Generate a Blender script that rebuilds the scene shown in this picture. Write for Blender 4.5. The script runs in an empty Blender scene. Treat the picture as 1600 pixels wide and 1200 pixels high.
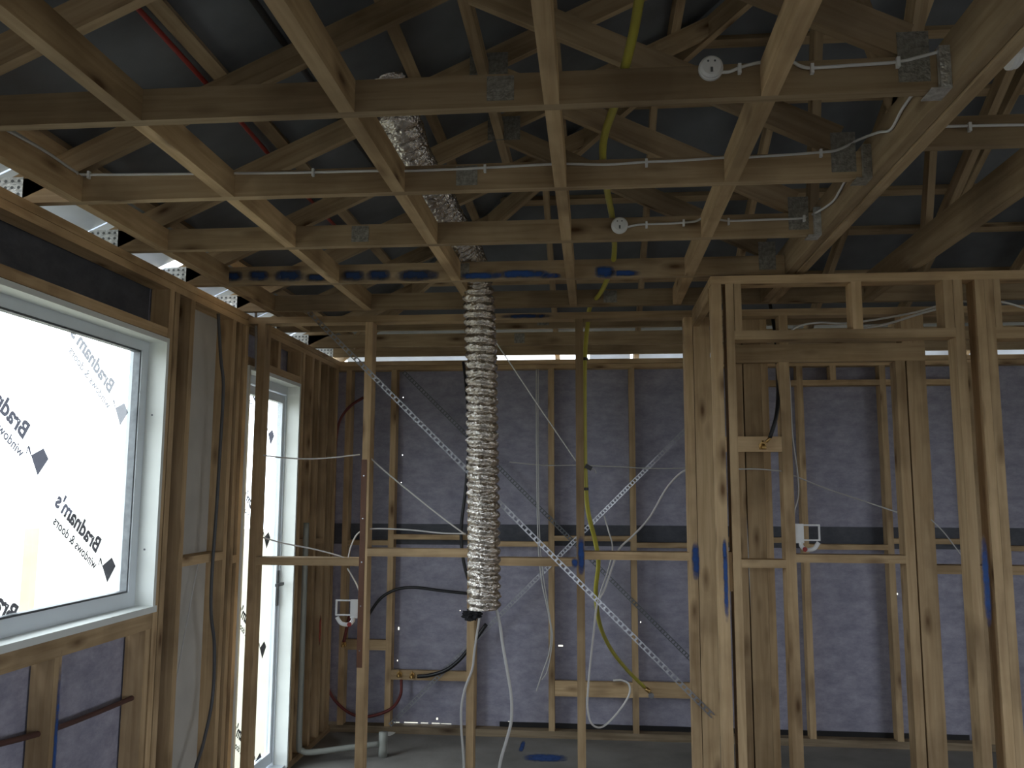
import bpy, bmesh, math, random
import numpy as np
from mathutils import Vector, Matrix, noise

random.seed(7)
scene = bpy.context.scene
COL = scene.collection

# ------------------------------------------------------------------ camera
FOCAL = 1333.0                       # pixels, for a 1600 x 1200 frame
YAW, PITCH, ROLL, EYE = 0.0948, 0.12574, 0.0035, 1.76
_fw = Vector((-math.sin(YAW) * math.cos(PITCH), math.cos(YAW) * math.cos(PITCH), math.sin(PITCH)))
_rt = Vector((math.cos(YAW), math.sin(YAW), 0))
_up = _rt.cross(_fw)
RT = math.cos(ROLL) * _rt + math.sin(ROLL) * _up
UP = -math.sin(ROLL) * _rt + math.cos(ROLL) * _up
FW = _fw
CAMLOC = Vector((0, 0, EYE))
cam_data = bpy.data.cameras.new('camera')
cam_data.sensor_width = 36
cam_data.lens = FOCAL / 1600 * 36
cam_data.clip_start = 0.02
cam = bpy.data.objects.new('camera', cam_data)
COL.objects.link(cam)
m3 = Matrix((RT, UP, -FW)).transposed()
cam.matrix_world = Matrix.Translation(CAMLOC) @ m3.to_4x4()
scene.camera = cam

# ------------------------------------------------------------------ sky and exposure
world = bpy.data.worlds.new('overcast_sky')
scene.world = world
world.use_nodes = True
wn = world.node_tree.nodes
bg = wn['Background']
bg.inputs['Color'].default_value = (0.88, 0.94, 1.0, 1)
bg.inputs['Strength'].default_value = 6.0
scene.view_settings.view_transform = 'Standard'
scene.view_settings.look = 'None'
scene.view_settings.exposure = 0.08
scene.view_settings.gamma = 1.0
scene.view_settings.use_curve_mapping = False


def portal(name, loc, rot, sx, sy):
    l = bpy.data.lights.new(name, 'AREA')
    l.shape = 'RECTANGLE'; l.size = sx; l.size_y = sy
    l.cycles.is_portal = True
    o = bpy.data.objects.new(name, l); COL.objects.link(o)
    o.location = loc; o.rotation_euler = rot
    return o


# pixel -> point on a plane of the house (sight lines of the photograph)
def ray(x, y):
    return FW + RT * ((x - 800) / FOCAL) - UP * ((y - 600) / FOCAL)
def on_y(x, y, Y):
    d = ray(x, y); return CAMLOC + d * (Y / d.y)
def on_x(x, y, X):
    d = ray(x, y); return CAMLOC + d * (X / d.x)
def on_z(x, y, Z):
    d = ray(x, y); return CAMLOC + d * ((Z - EYE) / d.z)


# ------------------------------------------------------------------ materials
MATS = {}
def nt(name):
    m = bpy.data.materials.new(name); m.use_nodes = True
    MATS[name] = m
    n = m.node_tree.nodes; l = m.node_tree.links
    return m, n, l, n['Principled BSDF']

def ramp(n, cols):
    r = n.new('ShaderNodeValToRGB')
    e = r.color_ramp.elements
    e[0].position, e[0].color = cols[0][0], (*cols[0][1], 1)
    e[1].position, e[1].color = cols[-1][0], (*cols[-1][1], 1)
    for p, c in cols[1:-1]:
        k = e.new(p); k.color = (*c, 1)
    return r

def wood(name, light, dark, knot, rough=0.75):
    m, n, l, b = nt(name)
    uv = n.new('ShaderNodeUVMap')
    oi = n.new('ShaderNodeObjectInfo')
    mp = n.new('ShaderNodeVectorMath'); mp.operation = 'MULTIPLY_ADD'
    cmb = n.new('ShaderNodeCombineXYZ')
    mul = n.new('ShaderNodeMath'); mul.operation = 'MULTIPLY'; mul.inputs[1].default_value = 37.0
    l.new(oi.outputs['Random'], mul.inputs[0])
    l.new(mul.outputs[0], cmb.inputs[0]); l.new(mul.outputs[0], cmb.inputs[1])
    l.new(uv.outputs[0], mp.inputs[0]); mp.inputs[1].default_value = (1.6, 26, 1); l.new(cmb.outputs[0], mp.inputs[2])
    g = n.new('ShaderNodeTexNoise'); g.inputs['Scale'].default_value = 1.6; g.inputs['Detail'].default_value = 6
    g.inputs['Distortion'].default_value = 0.6
    l.new(mp.outputs[0], g.inputs['Vector'])
    r = ramp(n, [(0.3, dark), (0.62, light)])
    l.new(g.outputs['Fac'], r.inputs[0])
    # knots
    mk = n.new('ShaderNodeVectorMath'); mk.operation = 'MULTIPLY_ADD'
    l.new(uv.outputs[0], mk.inputs[0]); mk.inputs[1].default_value = (3.0, 9.0, 1); l.new(cmb.outputs[0], mk.inputs[2])
    v = n.new('ShaderNodeTexVoronoi'); v.inputs['Scale'].default_value = 1.0; v.inputs['Randomness'].default_value = 1.0
    l.new(mk.outputs[0], v.inputs['Vector'])
    kr = ramp(n, [(0.05, (1, 1, 1)), (0.12, (0.5, 0.5, 0.5)), (0.24, (0, 0, 0))])
    l.new(v.outputs['Distance'], kr.inputs[0])
    mx = n.new('ShaderNodeMix'); mx.data_type = 'RGBA'
    l.new(kr.outputs[0], mx.inputs['Factor']); l.new(r.outputs[0], mx.inputs['A']); mx.inputs['B'].default_value = (*knot, 1)
    # grubby marks
    tc = n.new('ShaderNodeTexCoord')
    d = n.new('ShaderNodeTexNoise'); d.inputs['Scale'].default_value = 2.3; d.inputs['Detail'].default_value = 5
    dm = n.new('ShaderNodeVectorMath'); dm.operation = 'ADD'
    l.new(tc.outputs['Object'], dm.inputs[0]); l.new(cmb.outputs[0], dm.inputs[1]); l.new(dm.outputs[0], d.inputs['Vector'])
    dr = ramp(n, [(0.34, (0.50, 0.47, 0.45)), (0.54, (1, 1, 1))])
    l.new(d.outputs['Fac'], dr.inputs[0])
    m2 = n.new('ShaderNodeMix'); m2.data_type = 'RGBA'; m2.blend_type = 'MULTIPLY'; m2.inputs['Factor'].default_value = 0.75
    l.new(mx.outputs['Result'], m2.inputs['A']); l.new(dr.outputs[0], m2.inputs['B'])
    # board to board tone
    hs = n.new('ShaderNodeHueSaturation')
    vr = n.new('ShaderNodeMapRange'); vr.inputs['To Min'].default_value = 0.78; vr.inputs['To Max'].default_value = 1.16
    l.new(oi.outputs['Random'], vr.inputs['Value']); l.new(vr.outputs[0], hs.inputs['Value'])
    l.new(m2.outputs['Result'], hs.inputs['Color'])
    l.new(hs.outputs[0], b.inputs['Base Color'])
    b.inputs['Roughness'].default_value = rough
    b.inputs['Specular IOR Level'].default_value = 0.25
    bp = n.new('ShaderNodeBump'); bp.inputs['Strength'].default_value = 0.15; bp.inputs['Distance'].default_value = 0.004
    l.new(g.outputs['Fac'], bp.inputs['Height']); l.new(bp.outputs[0], b.inputs['Normal'])
    return m

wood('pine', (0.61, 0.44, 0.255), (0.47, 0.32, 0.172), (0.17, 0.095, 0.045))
wood('pine_truss', (0.45, 0.335, 0.205), (0.33, 0.23, 0.13), (0.12, 0.065, 0.03))  # redder, darker copy of the pine; the roof's lighting is put into its colour

wood('pine_dirty', (0.27, 0.21, 0.14), (0.18, 0.135, 0.085), (0.08, 0.05, 0.03))

def plain(name, col, rough=0.5, metal=0.0, spec=0.5, mott=0.0, scale=8.0, bump=0.0, bscale=60.0):
    m, n, l, b = nt(name)
    b.inputs['Base Color'].default_value = (*col, 1)
    b.inputs['Roughness'].default_value = rough
    b.inputs['Metallic'].default_value = metal
    b.inputs['Specular IOR Level'].default_value = spec
    tc = n.new('ShaderNodeTexCoord')
    if mott:
        t = n.new('ShaderNodeTexNoise'); t.inputs['Scale'].default_value = scale; t.inputs['Detail'].default_value = 6
        l.new(tc.outputs['Object'], t.inputs['Vector'])
        r = ramp(n, [(0.3, tuple(c * (1 - mott) for c in col)), (0.7, tuple(min(1, c * (1 + mott)) for c in col))])
        l.new(t.outputs['Fac'], r.inputs[0]); l.new(r.outputs[0], b.inputs['Base Color'])
    if bump:
        t = n.new('ShaderNodeTexNoise'); t.inputs['Scale'].default_value = bscale; t.inputs['Detail'].default_value = 4
        l.new(tc.outputs['Object'], t.inputs['Vector'])
        bp = n.new('ShaderNodeBump'); bp.inputs['Strength'].default_value = bump; bp.inputs['Distance'].default_value = 0.01
        l.new(t.outputs['Fac'], bp.inputs['Height']); l.new(bp.outputs[0], b.inputs['Normal'])
    return m

def wrap_mat(name, c1, c2):
    m, n, l, b = nt(name)
    tc = n.new('ShaderNodeTexCoord')
    t = n.new('ShaderNodeTexNoise'); t.inputs['Scale'].default_value = 7; t.inputs['Detail'].default_value = 10; t.inputs['Roughness'].default_value = 0.75
    mp = n.new('ShaderNodeMapping'); mp.inputs['Scale'].default_value = (1, 1, 1.8)
    l.new(tc.outputs['Object'], mp.inputs[0]); l.new(mp.outputs[0], t.inputs['Vector'])
    r = ramp(n, [(0.36, c1), (0.66, c2)])
    l.new(t.outputs['Fac'], r.inputs[0]); l.new(r.outputs[0], b.inputs['Base Color'])
    b.inputs['Roughness'].default_value = 0.6
    b.inputs['Specular IOR Level'].default_value = 0.3
    w = n.new('ShaderNodeTexNoise'); w.inputs['Scale'].default_value = 3.5; w.inputs['Detail'].default_value = 3
    l.new(tc.outputs['Object'], w.inputs['Vector'])
    bp = n.new('ShaderNodeBump'); bp.inputs['Strength'].default_value = 0.35; bp.inputs['Distance'].default_value = 0.03
    l.new(w.outputs['Fac'], bp.inputs['Height']); l.new(bp.outputs[0], b.inputs['Normal'])
    return m

wrap_mat('wrap', (0.24, 0.236, 0.305), (0.41, 0.398, 0.48))
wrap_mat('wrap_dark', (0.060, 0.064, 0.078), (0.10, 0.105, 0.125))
plain('sarking', (0.135, 0.145, 0.16), 0.55, 0, 0.3, 0.35, 2.5, 0.5, 3.0)
plain('sheet_steel', (0.42, 0.47, 0.55), 0.45, 0.3, 0.5, 0.12, 5)
plain('concrete', (0.24, 0.23, 0.215), 0.85, 0, 0.2, 0.22, 3.0, 0.2, 40)
plain('white_paint', (0.78, 0.81, 0.78), 0.45, 0, 0.4, 0.04, 6)
plain('white_alu', (0.68, 0.73, 0.78), 0.35, 0, 0.5, 0.03, 6)
plain('fibre_sheet', (0.52, 0.50, 0.46), 0.8, 0, 0.2, 0.10, 4)
plain('white_plastic', (0.80, 0.80, 0.80), 0.4, 0, 0.5, 0.03, 20)
plain('cable_white', (0.74, 0.73, 0.72), 0.45, 0, 0.5, 0.05, 20)
plain('cable_grey', (0.56, 0.55, 0.54), 0.5, 0, 0.4, 0.05, 20)
plain('yellow_plastic', (0.52, 0.47, 0.07), 0.4, 0, 0.5, 0.08, 10)
plain('maroon_plastic', (0.16, 0.035, 0.03), 0.5, 0, 0.4, 0.1, 10)
plain('red_plastic', (0.30, 0.035, 0.03), 0.45, 0, 0.4, 0.1, 10)
plain('black_plastic', (0.012, 0.012, 0.014), 0.4, 0, 0.5, 0.1, 10)
plain('grey_conduit', (0.085, 0.085, 0.09), 0.5, 0, 0.4, 0.1, 10)
plain('brown_plate', (0.16, 0.075, 0.045), 0.55, 0, 0.3, 0.15, 12)
plain('brass', (0.55, 0.36, 0.14), 0.35, 1.0, 0.5, 0.1, 30)
plain('galv', (0.40, 0.41, 0.44), 0.33, 1.0, 0.5, 0.2, 30)
plain('galv_dark', (0.16, 0.17, 0.18), 0.55, 0.7, 0.5, 0.2, 30)
plain('nail_plate', (0.30, 0.285, 0.25), 0.55, 0.45, 0.4, 0.35, 60, 0.6, 120)
plain('hanger_steel', (0.66, 0.68, 0.69), 0.4, 0.8, 0.5, 0.3, 50, 0.5, 90)
plain('pvc_grey', (0.27, 0.28, 0.255), 0.45, 0, 0.4, 0.06, 10)
plain('copper_red', (0.10, 0.05, 0.042), 0.5, 0.2, 0.4, 0.15, 10)
plain('dark_rubber', (0.02, 0.02, 0.022), 0.8, 0, 0.3, 0.2, 40)
plain('ground_sand', (0.27, 0.255, 0.20), 0.95, 0, 0.1, 0.15, 0.6)
plain('yellow_timber', (0.84, 0.70, 0.30), 0.8, 0, 0.2, 0.1, 3)
plain('patch_white', (0.85, 0.85, 0.83), 0.7, 0, 0.2, 0.03, 20)
plain('fence_steel', (0.86, 0.85, 0.80), 0.7, 0, 0.3, 0.05, 3)

def foil():
    m, n, l, b = nt('foil')
    b.inputs['Base Color'].default_value = (0.72, 0.67, 0.61, 1)
    b.inputs['Metallic'].default_value = 1.0
    b.inputs['Roughness'].default_value = 0.17
    tc = n.new('ShaderNodeTexCoord')
    t = n.new('ShaderNodeTexNoise'); t.inputs['Scale'].default_value = 55; t.inputs['Detail'].default_value = 5; t.inputs['Distortion'].default_value = 1.2
    v = n.new('ShaderNodeTexVoronoi'); v.feature = 'DISTANCE_TO_EDGE'; v.inputs['Scale'].default_value = 42
    l.new(tc.outputs['Object'], t.inputs['Vector']); l.new(tc.outputs['Object'], v.inputs['Vector'])
    a = n.new('ShaderNodeMath'); a.operation = 'ADD'
    l.new(t.outputs['Fac'], a.inputs[0]); l.new(v.outputs['Distance'], a.inputs[1])
    bp = n.new('ShaderNodeBump'); bp.inputs['Strength'].default_value = 0.55; bp.inputs['Distance'].default_value = 0.012
    l.new(a.outputs[0], bp.inputs['Height']); l.new(bp.outputs[0], b.inputs['Normal'])
foil()

def see_through(name, tint, gloss, rough=0.03):
    m, n, l, b = nt(name)
    out = n['Material Output']
    t = n.new('ShaderNodeBsdfTransparent'); t.inputs[0].default_value = (*tint, 1)
    g = n.new('ShaderNodeBsdfGlossy'); g.inputs['Roughness'].default_value = rough
    mx = n.new('ShaderNodeMixShader'); mx.inputs[0].default_value = gloss
    l.new(t.outputs[0], mx.inputs[1]); l.new(g.outputs[0], mx.inputs[2]); l.new(mx.outputs[0], out.inputs[0])
    n.remove(b)
see_through('glass', (0.93, 0.95, 0.95), 0.05)
see_through('ink', (0.035, 0.035, 0.042), 0.0)
see_through('ink_faded', (0.115, 0.115, 0.12), 0.0)

def spray(name, col):
    # spray paint: opaque in the middle of the stroke, speckled at its rim (UV: u along, v across)
    m, n, l, b = nt(name)
    uv = n.new('ShaderNodeUVMap'); sp = n.new('ShaderNodeSeparateXYZ'); l.new(uv.outputs[0], sp.inputs[0])
    def edge(sock):
        a = n.new('ShaderNodeMath'); a.operation = 'SUBTRACT'; a.inputs[1].default_value = 0.5; l.new(sock, a.inputs[0])
        c = n.new('ShaderNodeMath'); c.operation = 'ABSOLUTE'; l.new(a.outputs[0], c.inputs[0])
        d = n.new('ShaderNodeMath'); d.operation = 'POWER'; d.inputs[1].default_value = 3
        e = n.new('ShaderNodeMath'); e.operation = 'MULTIPLY'; e.inputs[1].default_value = 2; l.new(c.outputs[0], e.inputs[0]); l.new(e.outputs[0], d.inputs[0])
        return d.outputs[0]
    s = n.new('ShaderNodeMath'); s.operation = 'ADD'; l.new(edge(sp.outputs[0]), s.inputs[0]); l.new(edge(sp.outputs[1]), s.inputs[1])
    tc = n.new('ShaderNodeTexCoord')
    t = n.new('ShaderNodeTexNoise'); t.inputs['Scale'].default_value = 26; t.inputs['Detail'].default_value = 5
    l.new(tc.outputs['Object'], t.inputs['Vector'])
    q = n.new('ShaderNodeMath'); q.operation = 'MULTIPLY_ADD'; q.inputs[1].default_value = 0.9; l.new(t.outputs['Fac'], q.inputs[0]); l.new(s.outputs[0], q.inputs[2])
    mr = n.new('ShaderNodeMapRange'); mr.inputs['From Min'].default_value = 1.2; mr.inputs['From Max'].default_value = 0.42
    l.new(q.outputs[0], mr.inputs['Value']); l.new(mr.outputs[0], b.inputs['Alpha'])
    b.inputs['Base Color'].default_value = (*col, 1); b.inputs['Roughness'].default_value = 0.7
spray('blue_spray', (0.016, 0.075, 0.27))
spray('dark_spray', (0.014, 0.04, 0.12))
spray('red_spray', (0.42, 0.07, 0.04))

# ------------------------------------------------------------------ mesh helpers
def link(o, parent=None, loc=None):
    COL.objects.link(o)
    if loc is not None:
        off = Vector(); q = parent
        while q:
            off += q.location; q = q.parent
        o.location = Vector(loc) - off
    if parent:
        o.parent = parent
    return o

def tag(o, label=None, cat=None, group=None, kind=None):
    if label: o['label'] = label
    if cat: o['category'] = cat
    if group: o['group'] = group
    if kind: o['kind'] = kind
    return o

def empty(name, loc, label=None, cat=None, group=None, kind=None):
    o = bpy.data.objects.new(name, None); o.empty_display_size = 0.1
    link(o, None, loc)
    return tag(o, label, cat, group, kind)

def mesh_obj(name, verts, faces, mat, parent=None, loc=(0, 0, 0), uvs=None, smooth=False):
    me = bpy.data.meshes.new(name)
    me.from_pydata([tuple(v) for v in verts], [], faces)
    if uvs:
        ul = me.uv_layers.new(name='UVMap')
        k = 0
        for p in me.polygons:
            for li in p.loop_indices:
                ul.data[li].uv = uvs[k]; k += 1
    if smooth:
        me.polygons.foreach_set('use_smooth', [True] * len(me.polygons))
    me.update()
    me.materials.append(MATS[mat])
    o = bpy.data.objects.new(name, me)
    return link(o, parent, loc)

BOXF = [(0, 3, 2, 1), (4, 5, 6, 7), (0, 1, 5, 4), (1, 2, 6, 5), (2, 3, 7, 6), (3, 0, 4, 7)]
def box_data(sx, sy, sz):
    x, y, z = sx / 2, sy / 2, sz / 2
    v = [(-x, -y, -z), (x, -y, -z), (x, y, -z), (-x, y, -z), (-x, -y, z), (x, -y, z), (x, y, z), (-x, y, z)]
    dims = (sx, sy, sz)
    L = max(range(3), key=lambda i: dims[i])
    oth = [i for i in range(3) if i != L]
    uv = []
    for fi, f in enumerate(BOXF):
        for k in f:
            p = v[k]
            uv.append((p[L], p[oth[0]] + p[oth[1]] + 0.31 * fi))
    return v, BOXF, uv

def box(name, parent, x0, x1, y0, y1, z0, z1, mat='pine'):
    v, f, uv = box_data(x1 - x0, y1 - y0, z1 - z0)
    return mesh_obj(name, v, f, mat, parent, ((x0 + x1) / 2, (y0 + y1) / 2, (z0 + z1) / 2), uv)

def beam(name, parent, p0, p1, w, d, mat='pine', side=Vector((0, 1, 0))):
    """box from p0 to p1 (axis through the centre), w along `side`, d across"""
    p0, p1 = Vector(p0), Vector(p1)
    a = (p1 - p0); L = a.length; a.normalize()
    s = (side - a * side.dot(a)).normalized(); u = a.cross(s)
    v, f, uv = box_data(L, w, d)
    vv = [a * p[0] + s * p[1] + u * p[2] for p in v]
    c = (p0 + p1) / 2
    return mesh_obj(name, vv, f, mat, parent, c, uv)

def smooth_path(pts, n=8):
    pts = [Vector(p) for p in pts]
    if len(pts) < 3:
        return [pts[0].lerp(pts[-1], i / n) for i in range(n + 1)]
    P = [2 * pts[0] - pts[1]] + pts + [2 * pts[-1] - pts[-2]]
    out = []
    for i in range(1, len(P) - 2):
        a, b, c, d = P[i - 1:i + 3]
        for k in range(n):
            t = k / n
            out.append(0.5 * (2 * b + (c - a) * t + (2 * a - 5 * b + 4 * c - d) * t * t + (3 * b - a - 3 * c + d) * t ** 3))
    out.append(pts[-1])
    return out

def frames(path):
    T = []
    for i in range(len(path)):
        a = path[max(0, i - 1)]; b = path[min(len(path) - 1, i + 1)]
        T.append((b - a).normalized())
    ref = Vector((0, 0, 1)) if abs(T[0].z) < 0.9 else Vector((1, 0, 0))
    N = (ref - T[0] * ref.dot(T[0])).normalized()
    out = []
    for t in T:
        N = (N - t * N.dot(t)).normalized()
        out.append((t, N, t.cross(N)))
    return out

def tube(name, pts, r, mat, parent=None, segs=8, n=8, raw=False):
    path = pts if raw else smooth_path(pts, n)
    c = sum(path, Vector()) / len(path)
    fr = frames(path)
    V, F = [], []
    for p, (t, a, b) in zip(path, fr):
        for k in range(segs):
            th = 2 * math.pi * k / segs
            V.append(p - c + (a * math.cos(th) + b * math.sin(th)) * r)
    for i in range(len(path) - 1):
        for k in range(segs):
            k2 = (k + 1) % segs
            F.append((i * segs + k, i * segs + k2, (i + 1) * segs + k2, (i + 1) * segs + k))
    F.append(tuple(range(segs - 1, -1, -1)))
    F.append(tuple((len(path) - 1) * segs + k for k in range(segs)))
    return mesh_obj(name, V, F, mat, parent, c, smooth=True)

def disc(name, parent, c, axis, r, t, mat, segs=28, bev=0.0):
    axis = Vector(axis).normalized()
    ref = Vector((0, 0, 1)) if abs(axis.z) < 0.9 else Vector((1, 0, 0))
    a = (ref - axis * ref.dot(axis)).normalized(); b = axis.cross(a)
    prof = [(r, 0), (r, t - bev), (r - bev, t)] if bev else [(r, 0), (r, t)]
    V, F = [], []
    for rr, h in prof:
        for k in range(segs):
            th = 2 * math.pi * k / segs
            V.append(axis * h + (a * math.cos(th) + b * math.sin(th)) * rr)
    for i in range(len(prof) - 1):
        for k in range(segs):
            k2 = (k + 1) % segs
            F.append((i * segs + k, i * segs + k2, (i + 1) * segs + k2, (i + 1) * segs + k))
    F.append(tuple(range(segs - 1, -1, -1))); F.append(tuple((len(prof) - 1) * segs + k for k in range(segs)))
    return mesh_obj(name, V, F, mat, parent, c)

def decal(name, parent, p, ux, uy, mat):
    """flat paint mark: centre p, half vectors ux, uy"""
    ux, uy = Vector(ux), Vector(uy)
    v = [-ux - uy, ux - uy, ux + uy, -ux + uy]
    return mesh_obj(name, v, [(0, 1, 2, 3)], mat, parent, p, [(0, 0), (1, 0), (1, 1), (0, 1)])

def sheet(name, parent, origin, du, dv, us, vs, holes, mat, thick=None):
    """wall wrap between break lines us x vs (plane origin + u du + v dv), real holes left out"""
    U = sorted(set(us + [a for h in holes for a in (h[0], h[1])]))
    W = sorted(set(vs + [a for h in holes for a in (h[2], h[3])]))
    c = Vector(origin) + Vector(du) * ((U[0] + U[-1]) / 2) + Vector(dv) * ((W[0] + W[-1]) / 2)
    V = [Vector(origin) + Vector(du) * u + Vector(dv) * w - c for w in W for u in U]
    F = []
    nu = len(U)
    for j in range(len(W) - 1):
        for i in range(nu - 1):
            cu, cw = (U[i] + U[i + 1]) / 2, (W[j] + W[j + 1]) / 2
            if any(h[0] < cu < h[1] and h[2] < cw < h[3] for h in holes):
                continue
            F.append((j * nu + i, j * nu + i + 1, (j + 1) * nu + i + 1, (j + 1) * nu + i))
    return mesh_obj(name, V, F, mat, parent, c)

def strap(name, parent, p0, p1, normal, width, pitch, mat):
    """perforated steel strap: two rails and the bridges between the punched holes"""
    p0, p1 = Vector(p0), Vector(p1)
    a = p1 - p0; L = a.length; a.normalize()
    nn = Vector(normal).normalized(); s = a.cross(nn).normalized()
    c = (p0 + p1) / 2
    V, F = [], []
    def bx(u0, u1, w0, w1, h0=0.0, h1=0.0016):
        k = len(V)
        for h in (h0, h1):
            for u, w in ((u0, w0), (u1, w0), (u1, w1), (u0, w1)):
                V.append(p0 + a * u + s * w + nn * h - c)
        for f in BOXF: F.append(tuple(k + i for i in f))
    hw = width / 2; rail = width * 0.21
    bx(0, L, -hw, -hw + rail); bx(0, L, hw - rail, hw)
    u = 0.0
    while u < L - pitch * 0.36:
        bx(u, u + pitch * 0.36, -hw + rail, hw - rail); u += pitch
    bx(0, L, hw - 0.0016, hw, -0.012, 0.0)       # turned lip of the angle
    return mesh_obj(name, V, F, mat, parent, c)

# ------------------------------------------------------------------ sizes of the house
XL, WD = -1.95, 0.09                   # inner face of left studs, stud depth
YB = 6.41                              # inner face of the back studs
YP = 4.62                              # partition front face
YD = 3.88                              # doorway frame front face
ZT = 2.76                              # top of the outside walls
ZC = 2.765                             # underside of the truss bottom chords
SL = 0.455                             # roof slope
T0, DT, KT = 2.12, 0.612, range(-1, 8) # trusses
XE, YE, XR = -2.45, 7.0, 2.2           # eaves and ridge
def roof_l(x): return 2.985 + SL * (x + 1.775)      # top of the left top chords
def roof_b(y): return 2.985 + SL * (6.33 - y)
def hip_x(y): return 6.33 - y - 1.775

# ------------------------------------------------------------------ floor and ground
floor = box('floor', None, -2.05, 6.45, -4.0, 6.52, -0.12, 0.0, 'concrete')
tag(floor, 'grey concrete slab floor with dust and faint red stains', kind='structure')
g = box('ground', None, -45, 50, -40, 45, -0.5, -0.28, 'ground_sand')
tag(g, 'bare earth outside the house', kind='structure')

# ------------------------------------------------------------------ left wall
wl = empty('wall_left', (XL - 0.05, 1.2, 0), 'left outside wall frame of pine studs with grey wrap', kind='structure')
for z0, z1 in ((2.69, 2.7235), (2.7255, 2.76)):
    box('top_plate', wl, XL - WD, XL, -4.0, YB, z0, z1)
WY0, WY1 = 1.62, 3.71                  # window opening
DY0, DY1 = 4.635, 5.50                  # door opening
for a, b in ((-4.0, -1.9), (-0.77, DY0), (DY1, YB)):
    box('bottom_plate', wl, XL - WD, XL, a, b, 0.0, 0.042)
full = [3.715, 3.768, 3.925, 4.415, 4.50, 4.59, 5.503, 5.56, 5.75, 5.90, 6.10, 6.25, 6.33, 1.57, 1.52, 0.97, 0.35, -0.2, -0.76, -1.95, -2.5, -3.1, -3.7]
for y in full:
    box('stud', wl, XL - WD, XL, y, y + 0.043, 0.042, 2.69)
# over and under the window
box('head_trimmer', wl, XL - WD, XL, WY0, WY1, 2.462, 2.505)
box('sill_trimmer', wl, XL - WD, XL, WY0, WY1, 1.155, 1.225)
for y in (1.80, 2.42, 3.026, 3.66):
    box('cripple_stud', wl, XL - WD, XL, y, y + 0.043, 0.042, 1.155)
# over the door
box('head_trimmer', wl, XL - WD, XL, DY0, DY1, 2.475, 2.52)
box('cripple_stud', wl, XL - WD, XL, 5.10, 5.143, 2.52, 2.69)
for y0, y1, z in ((3.968, 4.415, 1.40), (4.543, 4.59, 1.37), (5.603, 5.75, 1.40), (5.943, 6.10, 1.385)):
    box('nogging', wl, XL - WD, XL, y0, y1, z, z + 0.043)
box('bracing_sheet', wl, XL - WD - 0.006, XL - WD + 0.0, 3.97, 4.632, 0.0, 2.69, 'fibre_sheet')
wrap_rects = [(-4.0, -1.9, 0.0, 2.76), (0.3, WY0, 0.0, 2.76), (WY0, WY1, 0.0, 1.16), (WY0, WY1, 2.46, 2.76), (WY1, DY0, 0, 2.76), (DY0, DY1, 2.48, 2.76), (DY1, 6.5, 0, 2.76), (-1.9, 0.3, 2.2, 2.76), (-0.83, 0.3, 0.0, 2.2)]
for i, (a, b, c, d) in enumerate(wrap_rects):
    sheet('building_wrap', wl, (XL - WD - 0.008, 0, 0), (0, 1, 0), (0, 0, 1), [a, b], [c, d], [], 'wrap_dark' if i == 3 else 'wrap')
decal('spray_line', wl, (XL + 0.002, 3.060, 0.62), (0, 0.014, 0), (0, 0, 0.60), 'blue_spray')
box('trimmer', wl, XL - WD, XL, -1.9, 0.3, 2.15, 2.2)

# ------------------------------------------------------------------ window 1 in the left wall
w1 = empty('window_1', (XL, (WY0 + WY1) / 2, 1.25), 'large white framed window with printed protective film on the glass', kind='structure')
RX0 = XL - 0.085
box('reveal', w1, RX0, XL + 0.012, WY1 - 0.022, WY1, 1.235, 2.455, 'white_paint')
box('reveal', w1, RX0, XL + 0.012, WY0, WY0 + 0.022, 1.235, 2.455, 'white_paint')
box('reveal', w1, RX0, XL + 0.012, WY0 + 0.022, WY1 - 0.022, 2.433, 2.455, 'white_paint')
box('window_sill', w1, RX0, XL + 0.020, WY0 + 0.0, WY1 - 0.0, 1.228, 1.255, 'white_paint')
FX0, FX1 = RX0 - 0.045, RX0 + 0.012
GY0, GY1, GZ0, GZ1 = 1.70, 3.632, 1.318, 2.388
box('frame', w1, FX0, FX1, GY1, WY1 - 0.022, 1.255, 2.433, 'white_alu')
box('frame', w1, FX0, FX1, WY0 + 0.022, GY0, 1.255, 2.433, 'white_alu')
box('frame', w1, FX0, FX1, GY0, GY1, GZ1, 2.433, 'white_alu')
box('frame', w1, FX0, FX1, GY0, GY1, 1.255, GZ0, 'white_alu')
for a in ((GY1 - 0.008, GY1, GZ0, GZ1), (GY0, GY1 - 0.008, GZ0, GZ0 + 0.008), (GY0, GY1 - 0.008, GZ1 - 0.008, GZ1)):
    box('glazing_bead', w1, FX0 + 0.02, FX1 - 0.006, *a, 'galv_dark')
GX = FX0 + 0.025
pane = box('pane', w1, GX - 0.003, GX + 0.003, GY0, GY1, GZ0, GZ1, 'glass')
for y, z in ((3.70, 2.10), (3.70, 1.50)):
    disc('screw', w1, (XL - 0.04, WY1 - 0.0235, z), (0, -1, 0), 0.0045, 0.002, 'galv_dark', 10)

def text_mesh(name, body, size, mat, bold=0.0):
    cu = bpy.data.curves.new(name, 'FONT')
    cu.body = body; cu.size = size; cu.offset = bold
    cu.resolution_u = 3
    tmp = bpy.data.objects.new(name, cu); COL.objects.link(tmp)
    dg = bpy.context.evaluated_depsgraph_get()
    me = bpy.data.meshes.new_from_object(tmp.evaluated_get(dg))
    me.materials.clear(); me.materials.append(MATS[mat])
    bpy.data.objects.remove(tmp); bpy.data.curves.remove(cu)
    me.name = name
    return me

TXT = {}
for key, mat in (('ink', 'ink'), ('ink_faded', 'ink_faded')):
    TXT[key] = (text_mesh('film_lettering', "Bradnam's", 0.088, mat, 0.0036), text_mesh('film_lettering', 'windows & doors', 0.05, mat, 0.0012))

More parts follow.
